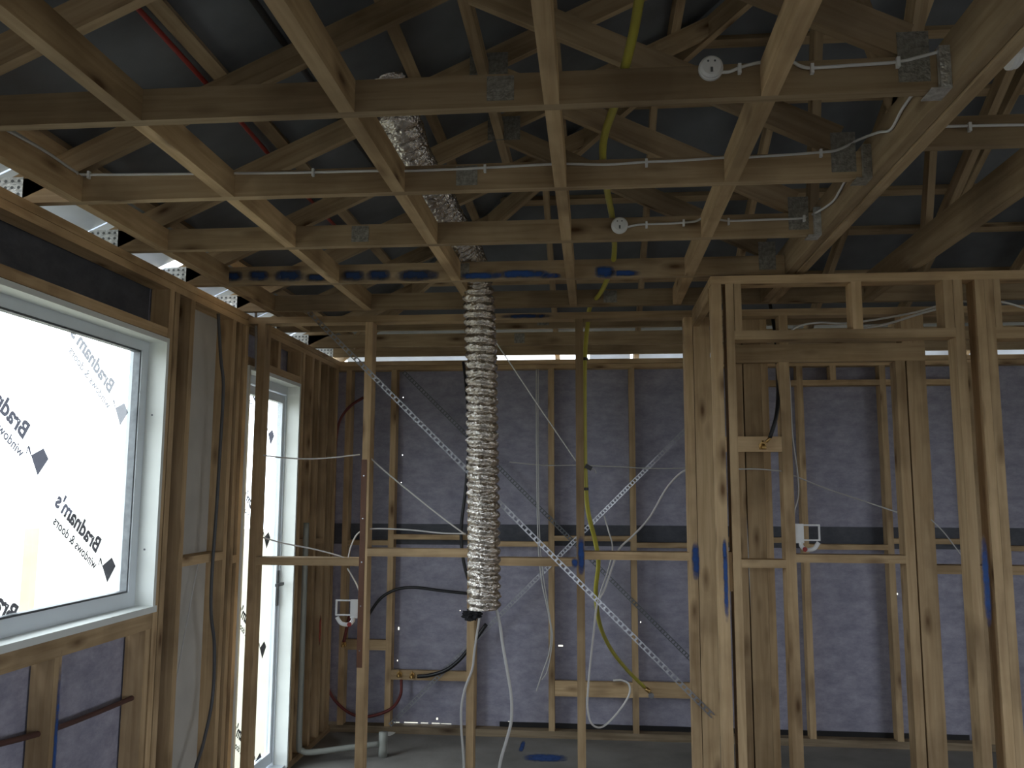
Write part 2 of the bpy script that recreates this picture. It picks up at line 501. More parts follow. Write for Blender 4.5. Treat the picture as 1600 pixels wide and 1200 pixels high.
def clip_mesh(me, M, ylo, yhi, zlo, zhi):
    bm = bmesh.new(); bm.from_mesh(me); bm.transform(M)
    for co, no in (((0, ylo, 0), (0, -1, 0)), ((0, yhi, 0), (0, 1, 0)), ((0, 0, zlo), (0, 0, -1)), ((0, 0, zhi), (0, 0, 1))):
        bmesh.ops.bisect_plane(bm, geom=bm.verts[:] + bm.edges[:] + bm.faces[:], plane_co=co, plane_no=no, clear_outer=True)
    out = bpy.data.meshes.new(me.name); bm.to_mesh(out); bm.free()
    for m in me.materials: out.materials.append(m)
    return out

def film(parent, By, Bz, key, x, lim, ang=34.0):
    """one repeat of the film print; the lettering is on the outside so it reads mirrored in here"""
    th = math.radians(ang)
    ex = Vector((0, -math.cos(th), math.sin(th))); ez = Vector((-1, 0, 0)); ey = ez.cross(ex)
    R = Matrix((ex, ey, ez)).transposed().to_4x4()
    def put(me, off):
        o0 = Vector((x, By, Bz)) + ex * off[0] + ey * off[1]
        c = clip_mesh(me, Matrix.Translation(o0) @ R, *lim)
        if len(c.polygons) == 0: return
        o = bpy.data.objects.new(me.name, c)
        for v in c.vertices: v.co -= o0
        link(o, parent, o0)
    put(TXT[key][0], (-0.025, -0.035))
    put(TXT[key][1], (-0.055, -0.095))
    def poly(name, pts):
        V = [Vector((x, By + a, Bz + b)) for a, b in pts]
        me = bpy.data.meshes.new(name)
        me.from_pydata([tuple(v) for v in V], [], [tuple(range(len(V)))]); me.materials.append(MATS[key])
        c = clip_mesh(me, Matrix.Identity(4), *lim)
        if len(c.polygons) == 0: return
        o0 = V[0]
        for v in c.vertices: v.co -= o0
        link(bpy.data.objects.new(name, c), parent, o0)
    poly('film_mark', [(0.118, -0.069), (0.152, -0.108), (0.094, -0.172), (0.048, -0.098)])
    poly('film_mark', [(0.040, -0.068), (0.028, -0.062), (0.020, -0.090), (0.024, -0.098), (0.030, -0.074), (0.046, -0.100), (0.050, -0.096)])

lim = (GY0 + 0.002, GY1 - 0.009, GZ0 + 0.009, GZ1 - 0.009)
for By, Bz, k in ((3.438, 2.211, 'ink_faded'), (3.413, 1.545, 'ink'), (2.905, 1.985, 'ink'), (2.916, 1.335, 'ink'),
                  (2.39, 1.77, 'ink'), (2.39, 2.42, 'ink'), (1.90, 1.55, 'ink'), (1.90, 2.2, 'ink')):
    film(w1, By, Bz, k, GX + 0.005, lim)

# ------------------------------------------------------------------ glazed door 1 in the left wall
d1 = empty('door_1', (XL, (DY0 + DY1) / 2, 0), 'narrow white framed glazed door with printed film and black handle', kind='structure')
for y0, y1 in ((DY0, DY0 + 0.022), (DY1 - 0.022, DY1)):
    box('reveal', d1, RX0, XL + 0.012, y0, y1, 0.03, 2.47, 'white_paint')
box('reveal', d1, RX0, XL + 0.012, DY0 + 0.022, DY1 - 0.022, 2.447, 2.47, 'white_paint')
box('threshold', d1, FX0, XL, DY0 + 0.022, DY1 - 0.022, 0.0, 0.045, 'white_alu')
ay0, ay1 = DY0 + 0.022, DY1 - 0.022
box('frame', d1, FX0, FX1, ay0, ay0 + 0.03, 0.045, 2.447, 'white_alu')
box('frame', d1, FX0, FX1, ay1 - 0.014, ay1, 0.045, 2.447, 'white_alu')
box('frame', d1, FX0, FX1, ay0 + 0.03, ay1 - 0.014, 2.395, 2.447, 'white_alu')
leaf = box('door_stile', d1, FX0 + 0.01, FX1 - 0.012, ay1 - 0.048, ay1 - 0.016, 0.06, 2.388, 'white_alu')
box('door_stile', d1, FX0 + 0.01, FX1 - 0.012, ay0 + 0.033, ay0 + 0.075, 0.06, 2.388, 'white_alu')
box('door_rail', d1, FX0 + 0.01, FX1 - 0.012, ay0 + 0.075, ay1 - 0.048, 2.335, 2.388, 'white_alu')
box('door_rail', d1, FX0 + 0.01, FX1 - 0.012, ay0 + 0.075, ay1 - 0.048, 0.06, 0.13, 'white_alu')
box('pane', d1, GX - 0.003, GX + 0.003, ay0 + 0.075, ay1 - 0.048, 0.13, 2.335, 'glass')
hd = box('handle_plate', d1, FX1 - 0.012, FX1 - 0.002, ay1 - 0.046, ay1 - 0.02, 1.03, 1.25, 'black_plastic')
beam('door_handle', hd, (FX1 + 0.03, ay1 - 0.15, 1.17), (FX1 + 0.03, ay1 - 0.04, 1.17), 0.018, 0.018, 'black_plastic', Vector((0, 0, 1)))
limd = (ay0 + 0.077, ay1 - 0.05, 0.132, 2.333)
for z in (2.22, 1.571, 0.90, 0.236):
    film(d1, 5.19, z, 'ink', GX + 0.005, limd)

# ------------------------------------------------------------------ back wall
wb = empty('wall_back', (1.0, YB + 0.05, 0), 'back outside wall frame of pine studs over blue grey building wrap', kind='structure')
for z0, z1 in ((2.69, 2.7235), (2.7265, 2.76)):
    box('top_plate', wb, XL - WD, 6.4, YB, YB + WD, z0, z1)
box('bottom_plate', wb, XL - WD, 6.4, YB, YB + WD, 0.0, 0.05, 'pine_dirty')
box('damp_strip', wb, -0.70, 2.6, YB + 0.082, YB + 0.088, 0.05, 0.085, 'black_plastic')
bxs = [-1.90, -1.545, -0.915, -0.335, 0.27, 0.86, 1.50, 2.09, 2.70, 3.3, 3.9, 4.5, 5.1, 5.7]
for x in bxs:
    box('stud', wb, x, x + 0.043, YB, YB + WD, 0.05, 2.69)
for i, (a, b) in enumerate(zip(bxs[:-1], bxs[1:])):
    if i > 8: break
    z = 1.402 if i % 2 else 1.357
    box('nogging', wb, a + 0.043, b, YB, YB + WD, z, z + 0.036)
for (a, b, px, py0, py1) in ((-1.855, -1.545, 590, 1000, 1016), (-1.50, -0.92, 660, 1048, 1063), (-0.29, 0.27, 955, 1066, 1090), (0.313, 0.86, 1050, 1067, 1091)):
    z1, z0 = on_y(px, py0, YB).z, on_y(px, py1, YB).z
    box('pipe_nogging', wb, a, b, YB, YB + 0.036, z0, z1)
for a, b in ((1.13, 1.50), (1.543, 2.09), (2.133, 2.70)):
    box('head_trimmer', wb, a, b, YB, YB + WD, 2.545, 2.585)
box('cripple_stud', wb, 1.74, 1.783, YB, YB + WD, 2.585, 2.69)
holes = []
def pin(px, py, w, h):
    p = on_y(px, py, YB + WD + 0.006); holes.append((p.x - w / 2, p.x + w / 2, p.z - h / 2, p.z + h / 2))
for a in ((623, 982, 0.010, 0.022), (621, 1032, 0.006, 0.012), (683, 1123, 0.014, 0.016), (719, 954, 0.006, 0.008), (876, 1009, 0.034, 0.012),
          (845, 1131, 0.008, 0.008), (795, 1128, 0.010, 0.010), (515, 988, 0.008, 0.018), (513, 1042, 0.008, 0.012), (512, 1092, 0.008, 0.010), (1001, 972, 0.008, 0.010),
          (630, 621, 0.006, 0.006), (629, 711, 0.006, 0.008), (627, 754, 0.005, 0.006), (1402, 928, 0.010, 0.012)):
    pin(*a)
p0, p1 = on_y(615, 1133, YB + WD), on_y(705, 1134, YB + WD)
for fa, fb, h in ((0.0, 0.10, 0.003), (0.18, 0.42, 0.006), (0.47, 0.60, 0.004), (0.66, 0.80, 0.005), (0.82, 1.0, 0.003)):
    holes.append((p0.x + (p1.x - p0.x) * fa, p0.x + (p1.x - p0.x) * fb, 0.054, 0.054 + h))
sheet('building_wrap', wb, (0, YB + WD + 0.006, 0), (1, 0, 0), (0, 0, 1), [XL - WD, 6.4], [0.0, 2.755], holes, 'wrap')
sheet('wrap_overlap_strip', wb, (0, YB + WD + 0.001, 0), (1, 0, 0), (0, 0, 1), [XL - WD, 6.4], [1.36, 1.515], [], 'wrap_dark')
# diagonal steel angle braces let into the back wall
tag(strap('metal_brace', wb, (-1.45, YB - 0.004, 2.675), (0.85, YB - 0.004, 0.41), (0, -1, 0), 0.03, 0.026, 'galv_dark'), 'dark perforated steel brace falling to the right')
tag(strap('metal_brace', wb, (0.80, YB - 0.007, 2.335), (-1.50, YB - 0.007, 0.06), (0, -1, 0), 0.03, 0.026, 'galv'), 'bright perforated steel brace rising to the right')

# ------------------------------------------------------------------ partition across the room
wp = empty('wall_partition', (-0.6, YP + 0.045, 0), 'bare pine stud partition standing before the back wall', kind='structure')
PT = 2.742
box('top_plate', wp, XL, 0.54, YP, YP + WD, PT - 0.037, PT)
pst = [(-1.893, -1.849), (-1.268, -1.226), (-0.676, -0.637), (-0.092, -0.050), (0.497, 0.542), (0.545, 0.632)]
for a, b in pst:
    box('stud', wp, a, b, YP, YP + WD, 0.0, PT - 0.037)
for a, b, z in ((-1.849, -1.268, 1.357), (-1.226, -0.676, 1.410), (-0.637, -0.092, 1.368), (-0.050, 0.497, 1.405)):
    box('nogging', wp, a, b, YP, YP + WD, z, z + 0.042)
tag(strap('metal_brace', wp, (-1.60, YP - 0.004, 2.77), (0.60, YP - 0.004, 0.625), (0, -1, 0), 0.026, 0.032, 'galv'), 'perforated galvanised steel brace across the partition studs')
z1, z0 = on_y(562, 718, YP).z, on_y(556, 1043, YP).z
bp_ = box('brown_guard_plate', wp, -1.270, -1.240, YP - 0.004, YP, z0, z1, 'brown_plate')
for k in range(5):
    zz = z0 + (z1 - z0) * (0.08 + 0.21 * k)
    disc('screw', wp, (-1.255, YP - 0.004, zz), (0, -1, 0), 0.004, 0.002, 'galv', 8)
decal('spray_mark', wp, on_y(908, 868, YP - 0.002), (0.021, 0, 0), (0, 0, 0.115), 'blue_spray')
decal('spray_mark', wp, on_y(898, 880, YP - 0.0015), (0.02, 0, 0), (0, 0, 0.03), 'blue_spray')
decal('spray_mark', wp, on_y(1087, 876, YP - 0.002), (0.024, 0, 0), (0, 0, 0.11), 'blue_spray')
decal('spray_mark', wp, on_y(822, 494, YP - 0.002), (0.17, 0, 0), (0, 0, 0.015), 'dark_spray')
# the same line of wall carried on behind the doorway
YQ = YP + 0.095
box('stud', wp, 0.770, 0.815, YQ, YQ + WD, 0.0, PT - 0.037)
box('stud', wp, 0.822, 0.914, YQ, YQ + 0.042, 0.0, PT - 0.037)
box('stud', wp, 0.915, 0.952, YQ, YQ + WD, 0.0, PT - 0.037)
for a, b, t in ((0.648, 0.69, 0), (0.992, 1.045, 0), (1.592, 1.640, 0), (1.648, 1.742, 1), (2.30, 2.345, 0), (2.36, 2.405, 0), (2.52, 2.61, 0)):
    box('stud', wp, a, b, YP, YP + (0.042 if t else WD), 0.0, 2.452 if 1.5 < a < 2 or 0.98 < a < 1.1 else (2.452 if a < 0.7 else PT - 0.037))
box('lintel', wp, 0.69, 1.745, YP, YP + 0.042, 2.452, 2.548)
box('top_plate', wp, 0.645, 3.3, YP, YP + WD, PT - 0.037, PT)
box('cripple_stud', wp, 1.0, 1.045, YP, YP + WD, 2.548, PT - 0.037)
box('cripple_stud', wp, 1.63, 1.745, YP + 0.005, YP + WD, 2.548, PT - 0.037)
box('nogging', wp, 1.045, 1.592, YP, YP + WD, 1.402, 1.443)
box('nogging', wp, 0.69, 0.992, YP, YP + WD, 1.372, 1.414)
box('nogging', wp, 1.742, 2.30, YP, YP + WD, 1.352, 1.396)
box('pipe_nogging', wp, 0.69, 0.992, YP, YP + 0.042, 1.975, 2.055)

# ------------------------------------------------------------------ doorway frame on the right
wr = empty('wall_right', (1.6, YD + 0.045, 0), 'pine doorway frame with cripple studs over its head', kind='structure')
box('top_plate', wr, 0.541, 3.6, YD, YD + WD, 2.704, 2.742)
box('edge_plate', wr, 0.541, 0.577, YD + WD, YP, 2.652, 2.742)
rst = [(0.545, 0.588, 0.0, 2.704), (0.607, 0.643, 0.0, 2.704), (1.600, 1.640, 0, 2.704), (1.694, 1.732, 0, 2.704), (1.733, 1.770, 0, 2.704)]
for a, b, c, d in rst:
    box('stud', wr, a, b, YD, YD + WD, c, d)
HZ0, HZ1 = 2.446, 2.487
box('head_trimmer', wr, 0.643, 1.600, YD, YD + WD, HZ0, HZ1)
for a, b in ((0.645, 0.677), (1.163, 1.207), (1.558, 1.598)):
    box('cripple_stud', wr, a, b, YD, YD + WD, HZ1, 2.704)
box('head_trimmer', wr, 1.770, 2.60, YD, YD + WD, HZ0 - 0.01, HZ1)
box('cripple_stud', wr, 1.772, 1.80, YD, YD + WD, HZ1, 2.704)
for a in (2.60, 2.66, 3.2):
    box('stud', wr, a, a + 0.043, YD, YD + WD, 0, 2.704)
box('nogging', wr, 0.589, 0.606, YD + 0.02, YD + WD, 1.33, 1.50)
decal('spray_mark', wr, on_y(1134, 905, YD - 0.002), (0.012, 0, -0.0), (0, 0, 0.205), 'blue_spray')
decal('spray_mark', wr, on_y(1132, 860, YD - 0.0025), (0.010, 0, 0), (0, 0, 0.05), 'blue_spray')
decal('spray_mark', wr, on_y(1541, 908, YD - 0.002), (0.017, 0, 0), (0, 0, 0.215), 'blue_spray')

# ------------------------------------------------------------------ rest of the shell
we = empty('wall_far', (6.4, 1, 0), 'far right outside wall lined with grey wrap around an added wide opening', kind='structure')
sheet('building_wrap', we, (6.42, 0, 0), (0, 1, 0), (0, 0, 1), [-4, 6.5], [0, 2.76], [(-0.9, 3.3, 0.6, 2.15)], 'wrap')  # unseen opening, added to light the left wall and the studs' right sides
box('lintel', we, 6.31, 6.4, -0.95, 3.35, 2.15, 2.3)
for y in (-3.9, -2.7, -1.5, -0.95, 3.307, 3.9, 4.5, 5.1, 5.7):
    box('stud', we, 6.31, 6.4, y, y + 0.043, 0, 2.69)
box('top_plate', we, 6.31, 6.4, -4, YB, 2.69, 2.76)
wk = empty('wall_rear', (1, -4, 0), 'rear outside wall with an open window hole', kind='structure')
RO = (-0.6, 1.8, 2.1)
holes_r = [(RO[0], RO[1], 0.9, RO[2])]
sheet('building_wrap', wk, (0, -4.0, 0), (1, 0, 0), (0, 0, 1), [XL - WD, 6.4], [0, 2.76], holes_r, 'wrap')
bmv = [(XE, -4.0, roof_l(XE)), (XR, -4.0, roof_l(XR)), (2 * XR - XE, -4.0, roof_l(XE))]
mesh_obj('gable_sheet', bmv, [(0, 1, 2)], 'wrap', wk, (0, 0, 0)).location = -wk.location
for x in (-1.79, -1.2, -0.65, 1.8, 2.5, 3.1, 3.7, 4.3, 4.9, 5.5):
    box('stud', wk, x, x + 0.043, -3.99, -3.9, 0, 2.69)
box('top_plate', wk, XL - WD, 6.4, -3.99, -3.9, 2.69, 2.76)
box('lintel', wk, RO[0], RO[1], -3.99, -3.9, RO[2], RO[2] + 0.14)
# second window, behind the camera
w2 = empty('window_2', (XL - 0.1, -0.8, 0), 'white framed glazed panel further along the left wall', kind='structure')
for a in ((-1.9, -1.85, 0.0, 2.15), (-0.83, -0.77, 0.0, 2.15)):
    box('frame', w2, FX0, FX1, *a, 'white_alu')
box('frame', w2, FX0, FX1, -1.85, -0.83, 2.10, 2.15, 'white_alu')
box('frame', w2, FX0, FX1, -1.85, -0.83, 0.0, 0.05, 'white_alu')
box('pane', w2, GX - 0.003, GX + 0.003, -1.85, -0.83, 0.05, 2.10, 'glass')

portal('window_portal', (FX0 - 0.03, (GY0 + GY1) / 2, (GZ0 + GZ1) / 2), (0, -math.pi / 2, 0), 1.1, 2.0)
portal('door_portal', (FX0 - 0.03, (DY0 + DY1) / 2, 1.25), (0, -math.pi / 2, 0), 2.3, 0.6)
portal('slider_portal', (FX0 - 0.03, -1.34, 1.07), (0, -math.pi / 2, 0), 2.1, 1.05)
portal('far_portal', (6.46, 1.2, 1.375), (0, math.pi / 2, 0), 1.55, 4.2)
portal('rear_portal', ((RO[0] + RO[1]) / 2, -4.05, RO[2] / 2 + 0.45), (math.pi / 2, 0, 0), RO[1] - RO[0], RO[2] - 0.9)

# ------------------------------------------------------------------ roof
rf = empty('roof', (XR, 1.5, roof_l(XR)), 'dark lined hip roof on pine battens', kind='structure')
HP = Vector((XR, 6.33 - (XR + 1.775), roof_l(XR) + 0.036))      # where the hips meet the ridge
def rp(x, y, plane): return Vector((x, y, (roof_l(x) if plane == 'l' else roof_b(y) if plane == 'b' else roof_l(2 * XR - x)) + 0.036))
def slab(name, pts, mat, t=0.02):
    c = sum(pts, Vector()) / len(pts); n = len(pts)
    V = [p - c for p in pts] + [p - c + Vector((0, 0, t)) for p in pts]
    F = [tuple(range(n - 1, -1, -1)), tuple(range(n, 2 * n))] + [(i, (i + 1) % n, n + (i + 1) % n, n + i) for i in range(n)]
    return mesh_obj(name, V, F, mat, rf, c)
XI = -2.0                                # sarking stops over the wall
YI = 6.33 - (XI + 1.775)
slab('roof_lining', [rp(XI, -4, 'l'), rp(XR, -4, 'l'), HP, rp(XI, YI, 'l')], 'sarking')
slab('roof_lining', [rp(XI, YI, 'b'), HP, rp(2 * XR - XI, YI, 'b')], 'sarking')
slab('roof_lining', [rp(XR, -4, 'r'), rp(2 * XR - XI, -4, 'r'), rp(2 * XR - XI, YI, 'r'), HP], 'sarking')
# eave strips of bare steel sheet, one to a bay, some not fixed yet
for a, b in ((-4, 2.13), (2.36, 2.73), (2.74, 3.34), (3.35, 3.94), (4.22, 4.56), (4.57, 5.17), (5.18, 5.78), (5.80, YI)):
    slab('eave_sheet', [rp(XE, a, 'l'), rp(XI, a, 'l'), rp(XI, b, 'l'), rp(XE, b, 'l')], 'sheet_steel', 0.012)
for a, b in ((XI, -0.78), (-0.02, 0.3), (0.32, 1.84), (1.98, 2.03), (2.10, 3.0), (3.0, 6.4)):
    slab('eave_sheet', [rp(a, YI, 'b'), rp(a, 6.97, 'b'), rp(b, 6.97, 'b'), rp(b, YI, 'b')], 'sheet_steel', 0.012)
slope_n = Vector((-SL, 0, 1)).normalized()
for x in (-1.87, -1.30, -0.73, -0.16, 0.41, 0.98, 1.55, 2.08):
    yt = 6.33 - (x + 1.775)
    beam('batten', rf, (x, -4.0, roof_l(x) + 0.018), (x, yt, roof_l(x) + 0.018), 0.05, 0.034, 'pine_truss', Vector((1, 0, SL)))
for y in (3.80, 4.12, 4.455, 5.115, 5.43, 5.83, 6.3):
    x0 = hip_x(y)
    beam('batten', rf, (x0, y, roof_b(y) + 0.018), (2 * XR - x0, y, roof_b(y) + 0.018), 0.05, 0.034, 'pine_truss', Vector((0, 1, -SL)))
for x in (-0.27, 0.34, 0.97, 1.57, 2.17, 2.77):
    yt = 6.33 - (x + 1.775) if x < XR else 6.33 - (2 * XR - x + 1.775)
    beam('rafter', rf, (x, 6.9, roof_b(6.9) - 0.05), (x, yt + 0.03, roof_b(yt) - 0.05), 0.035, 0.09, 'pine_truss', Vector((1, 0, 0)))
beam('hip_rafter', rf, (-2.3, 6.33 - (-2.3 + 1.775), roof_l(-2.3) - 0.06), (XR, HP.y, roof_l(XR) - 0.06), 0.035, 0.11, 'pine_truss', Vector((1, 1, 0)))
beam('ridge_tie', rf, (-0.44, 1.3, 3.50), (-0.44, 4.6, 3.50), 0.04, 0.07, 'pine_truss', Vector((1, 0, 0)))

# ------------------------------------------------------------------ roof trusses
truss_label = {
    -1: 'pine roof truss next before the one with the bright steel hanger',
    0: 'pine roof truss with a round white cable fitting and a bright steel hanger',
    1: 'pine roof truss with a white cable clipped all along its bottom chord',
    2: 'pine roof truss with a round white cable fitting beside the yellow pipe',
    3: 'pine roof truss with blue spray paint blotches along its bottom chord',
    4: 'pine roof truss just before the partition top plate, behind the blue sprayed truss',
    5: 'pine roof truss next behind the partition top plate',
    6: 'low pine roof truss midway between partition and back wall',
    7: 'lowest pine roof truss resting against the back wall plate'}
TR = {}
for k in KT:
    y = T0 + DT * k
    zc = ZC
    if k == 7: y, zc = 6.372, 2.792
    t = empty('roof_truss', (XL, y, zc), truss_label[k], 'roof truss', 'roof trusses over the room')
    TR[k] = t
    xe = 0.893 if k < 4 else 3.2
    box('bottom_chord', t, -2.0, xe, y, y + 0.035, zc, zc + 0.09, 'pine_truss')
    xt = min(hip_x(y), XR)
    def tc(x): return Vector((x, y + 0.0175, roof_l(x) - 0.05))
    if k < 7:
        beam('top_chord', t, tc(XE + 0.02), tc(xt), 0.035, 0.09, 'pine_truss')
        if k < 4:
            beam('web', t, (-0.40, y + 0.0175, roof_l(-0.40) - 0.12), (0.80, y + 0.0175, 2.90), 0.035, 0.09, 'pine_truss')
            beam('web', t, (-0.42, y + 0.0175, roof_l(-0.42) - 0.10), (-0.80, y + 0.0175, zc + 0.10), 0.035, 0.07, 'pine_truss') if k in (-1,) else None
            box('nail_plate', t, 0.775, 0.852, y - 0.0025, y, zc + 0.022, zc + 0.155, 'nail_plate')
            box('nail_plate', t, -0.50, -0.34, y - 0.0025, y, roof_l(-0.42) - 0.14, roof_l(-0.42) - 0.02, 'nail_plate')
        xs = {0: -0.235, 1: -0.415, 2: -0.95, 3: -0.62, 4: 0.1, 5: -0.3, 6: -0.5, -1: 0.2}[k]
        box('nail_plate', t, xs - 0.036, xs + 0.036, y - 0.002, y, zc + 0.016, zc + 0.084, 'nail_plate')
    # heel plate of bright punched steel where the chords meet over the wall
    hp = box('heel_plate', t, -2.13, -2.0, y - 0.003, y, 2.76, 2.86, 'hanger_steel')
    for i in range(5):
        for j in range(4):
            disc('punched_hole', hp, (0, 0, 0), (0, -1, 0), 0.006, 0.001, 'galv_dark', 6).location = (-0.05 + 0.025 * i, -0.0015, -0.036 + 0.024 * j)

def chord_mark(k, px, py, hw, hh, mat='blue_spray'):
    decal('spray_mark', TR[k], on_y(px, py, T0 + DT * k - 0.0025), (hw, 0, 0), (0, 0, hh), mat)
for px, py, hw, hh in ((362, 432, 0.055, 0.022), (404, 431, 0.05, 0.024), (452, 431, 0.07, 0.026), (494, 434, 0.05, 0.018),
                       (552, 431, 0.055, 0.024), (592, 430, 0.055, 0.024), (652, 430, 0.095, 0.024)):
    chord_mark(3, px, py, hw * 1.3, hh * 1.35, 'dark_spray')
for px, py, hw, hh in ((750, 431, 0.12, 0.020), (815, 428, 0.16, 0.024), (860, 431, 0.06, 0.016), (945, 425, 0.055, 0.036), (975, 427, 0.09, 0.018)):
    chord_mark(3, px, py, hw, hh)

# girder trusses running away from the camera on the right
gt = empty('girder_truss', (0.935, 2.5, ZC), 'double pine girder truss that carries the ends of the room trusses', 'roof truss')
box('bottom_chord', gt, 0.895, 0.933, 0.9, 4.55, ZC - 0.0, ZC + 0.14, 'pine_truss')
box('bottom_chord', gt, 0.936, 0.972, 0.9, 4.55, ZC - 0.008, ZC + 0.135, 'pine_truss')
beam('top_chord', gt, (0.935, 0.9, roof_l(0.935) - 0.05), (0.935, hip_x(0.935) + 0.0, roof_l(0.935) - 0.05), 0.07, 0.09, 'pine_truss', Vector((1, 0, 0)))
for a, b in ((1.0, 1.75), (2.55, 1.75), (2.55, 3.3), (3.62, 3.3)):
    beam('web', gt, (0.935, a, ZC + 0.14), (0.935, b, roof_l(0.935) - 0.09), 0.035, 0.08, 'pine_truss', Vector((1, 0, 0)))
for k in (0, 1, 2):
    y = T0 + DT * k
    h = box('joist_hanger', gt, 0.868, 0.8945, y - 0.022, y - 0.004, ZC - 0.004, ZC + 0.105, 'hanger_steel' if k != 1 else 'nail_plate')
    box('hanger_seat', gt, 0.845, 0.8945, y - 0.022, y + 0.05, ZC - 0.0075, ZC - 0.0045, 'hanger_steel' if k != 1 else 'nail_plate')
g2 = empty('girder_truss', (1.45, 2.5, ZC), 'single pine girder truss beyond the double one, above the doorway frame', 'roof truss')
box('bottom_chord', g2, 1.432, 1.470, 1.0, 4.6, ZC, ZC + 0.14, 'pine_truss')
for (a, za), (b, zb) in (((3.76, ZC + 0.10), (3.54, 3.55)), ((3.62, ZC + 0.10), (2.75, 3.35)), ((2.2, ZC + 0.1), (2.75, 3.4))):
    beam('web', g2, (1.45, a, za), (1.45, b, zb), 0.03, 0.06, 'pine_truss', Vector((1, 0, 0)))
beam('top_chord', g2, (1.45, 1.0, roof_l(1.45) - 0.05), (1.45, 3.1, roof_l(1.45) - 0.05), 0.035, 0.09, 'pine_truss', Vector((1, 0, 0)))
jk = empty('ceiling_joist', (1.3, 2.49, ZC), 'pine joist with a white cable on top, right of the double girder', 'joist')
box('joist_body', jk, 0.974, 1.4315, 2.49, 2.525, ZC, ZC + 0.09, 'pine_truss')
jk2 = empty('ceiling_joist', (2.3, 2.49, ZC), 'pine joist right of the single girder truss', 'joist')
box('joist_body', jk2, 1.471, 3.4, 2.49, 2.525, ZC, ZC + 0.09, 'pine_truss')

# ------------------------------------------------------------------ ceiling noggings between the trusses
ce = empty('ceiling', (-0.6, 3.2, ZC), 'open grid of pine noggings between the truss bottom chords', kind='structure')
for i, x in enumerate((-1.80, -1.245, -0.648, -0.10, 0.456)):
    for k in range(-1, 4 + (1 if i == 0 else 0)):
        ya, yb = T0 + DT * k + 0.035, T0 + DT * (k + 1)
        w = 0.043 if i != 3 else 0.040
        box('nogging', ce, x - w / 2, x + w / 2, ya, yb, ZC, ZC + 0.09, 'pine')

# ------------------------------------------------------------------ flexible foil duct
def duct():
    t = empty('flexible_duct', on_y(752, 950, 4.25), 'crumpled silver foil flexible duct hanging from the roof', 'duct')
    pts = [on_y(756, 952, 4.25), on_y(756, 850, 4.25), on_y(754, 700, 4.25), on_y(752, 560, 4.25), on_y(748, 470, 4.25), on_y(741, 425, 4.19),
           on_y(728, 395, 4.02), on_y(708, 362, 3.80), on_y(688, 325, 3.58), on_y(665, 285, 3.36), on_y(640, 240, 3.12), on_y(628, 200, 2.98), on_y(618, 170, 2.92), on_y(600, 130, 2.9)]
    path = smooth_path(pts, 40)
    # even spacing
    acc = [0]
    for a, b in zip(path[:-1], path[1:]): acc.append(acc[-1] + (b - a).length)
    L = acc[-1]; n = int(L / 0.0048)
    even = []; j = 0
    for i in range(n + 1):
        s = L * i / n
        while j < len(acc) - 2 and acc[j + 1] < s: j += 1
        f = (s - acc[j]) / max(1e-9, acc[j + 1] - acc[j]); even.append(path[j].lerp(path[j + 1], f))
    fr = frames(even)
    S = 56; V = []; F = []
    c = t.location
    for i, (p, (tt, a, b)) in enumerate(zip(even, fr)):
        s = L * i / n
        crumple = 1.0 + 1.8 * max(0, 1 - s / 0.45) + 0.25 * max(0, min(1, (s - 1.7) / 0.5))
        for k in range(S):
            th = 2 * math.pi * k / S
            ph = s / 0.0435 + th / (2 * math.pi)
            q = p + (a * math.cos(th) + b * math.sin(th)) * 0.08
            w = noise.noise(q * 14) * 0.25 * crumple
            ridge = abs(math.sin(math.pi * (ph + 0.30 * w))) ** 0.62
            nz = noise.noise(Vector((q.x * 45 + th * 2.2, q.y * 45, q.z * 70 + th * 3))) * 0.0022 * crumple + noise.noise(q * 110) * 0.0009
            fp = ph - math.floor(ph); t2 = th - 1.1 * fp
            nz += noise.noise(Vector((math.cos(t2) * 8, math.sin(t2) * 8, math.floor(ph) * 3.7 + fp * 0.5))) * 0.0058
            rr = 0.0635 + 0.0185 * ridge + nz
            if i < 5: rr *= 0.96 + 0.01 * i
            V.append(p - c + (a * math.cos(th) + b * math.sin(th)) * rr)
    for i in range(n):
        for k in range(S):
            k2 = (k + 1) % S
            F.append((i * S + k, i * S + k2, (i + 1) * S + k2, (i + 1) * S + k))
    mesh_obj('foil_sleeve', V, F, 'foil', t, c, smooth=True)
    # dark torn wad of insulation hanging out of the mouth
    V = []; F = []
    bm = bmesh.new(); bmesh.ops.create_icosphere(bm, subdivisions=4, radius=1)
    o = on_y(737, 961, 4.23)
    for v in bm.verts:
        d = v.co.normalized()
        r = 1 + 0.55 * noise.noise(d * 2.3) + 0.3 * noise.noise(d * 6) + 0.2 * noise.noise(d * 13)
        v.co = Vector((d.x * 0.042, d.y * 0.03, d.z * 0.026)) * r
    me = bpy.data.meshes.new('torn_lining'); bm.to_mesh(me); bm.free(); me.materials.append(MATS['dark_rubber'])
    link(bpy.data.objects.new('torn_lining', me), t, o)
duct()

# ------------------------------------------------------------------ pipes
def thing_tube(name, label, cat, pts, r, mat, group=None, segs=8):
    o = tube(name, pts, r, mat, None, segs)
    return tag(o, label, cat, group)

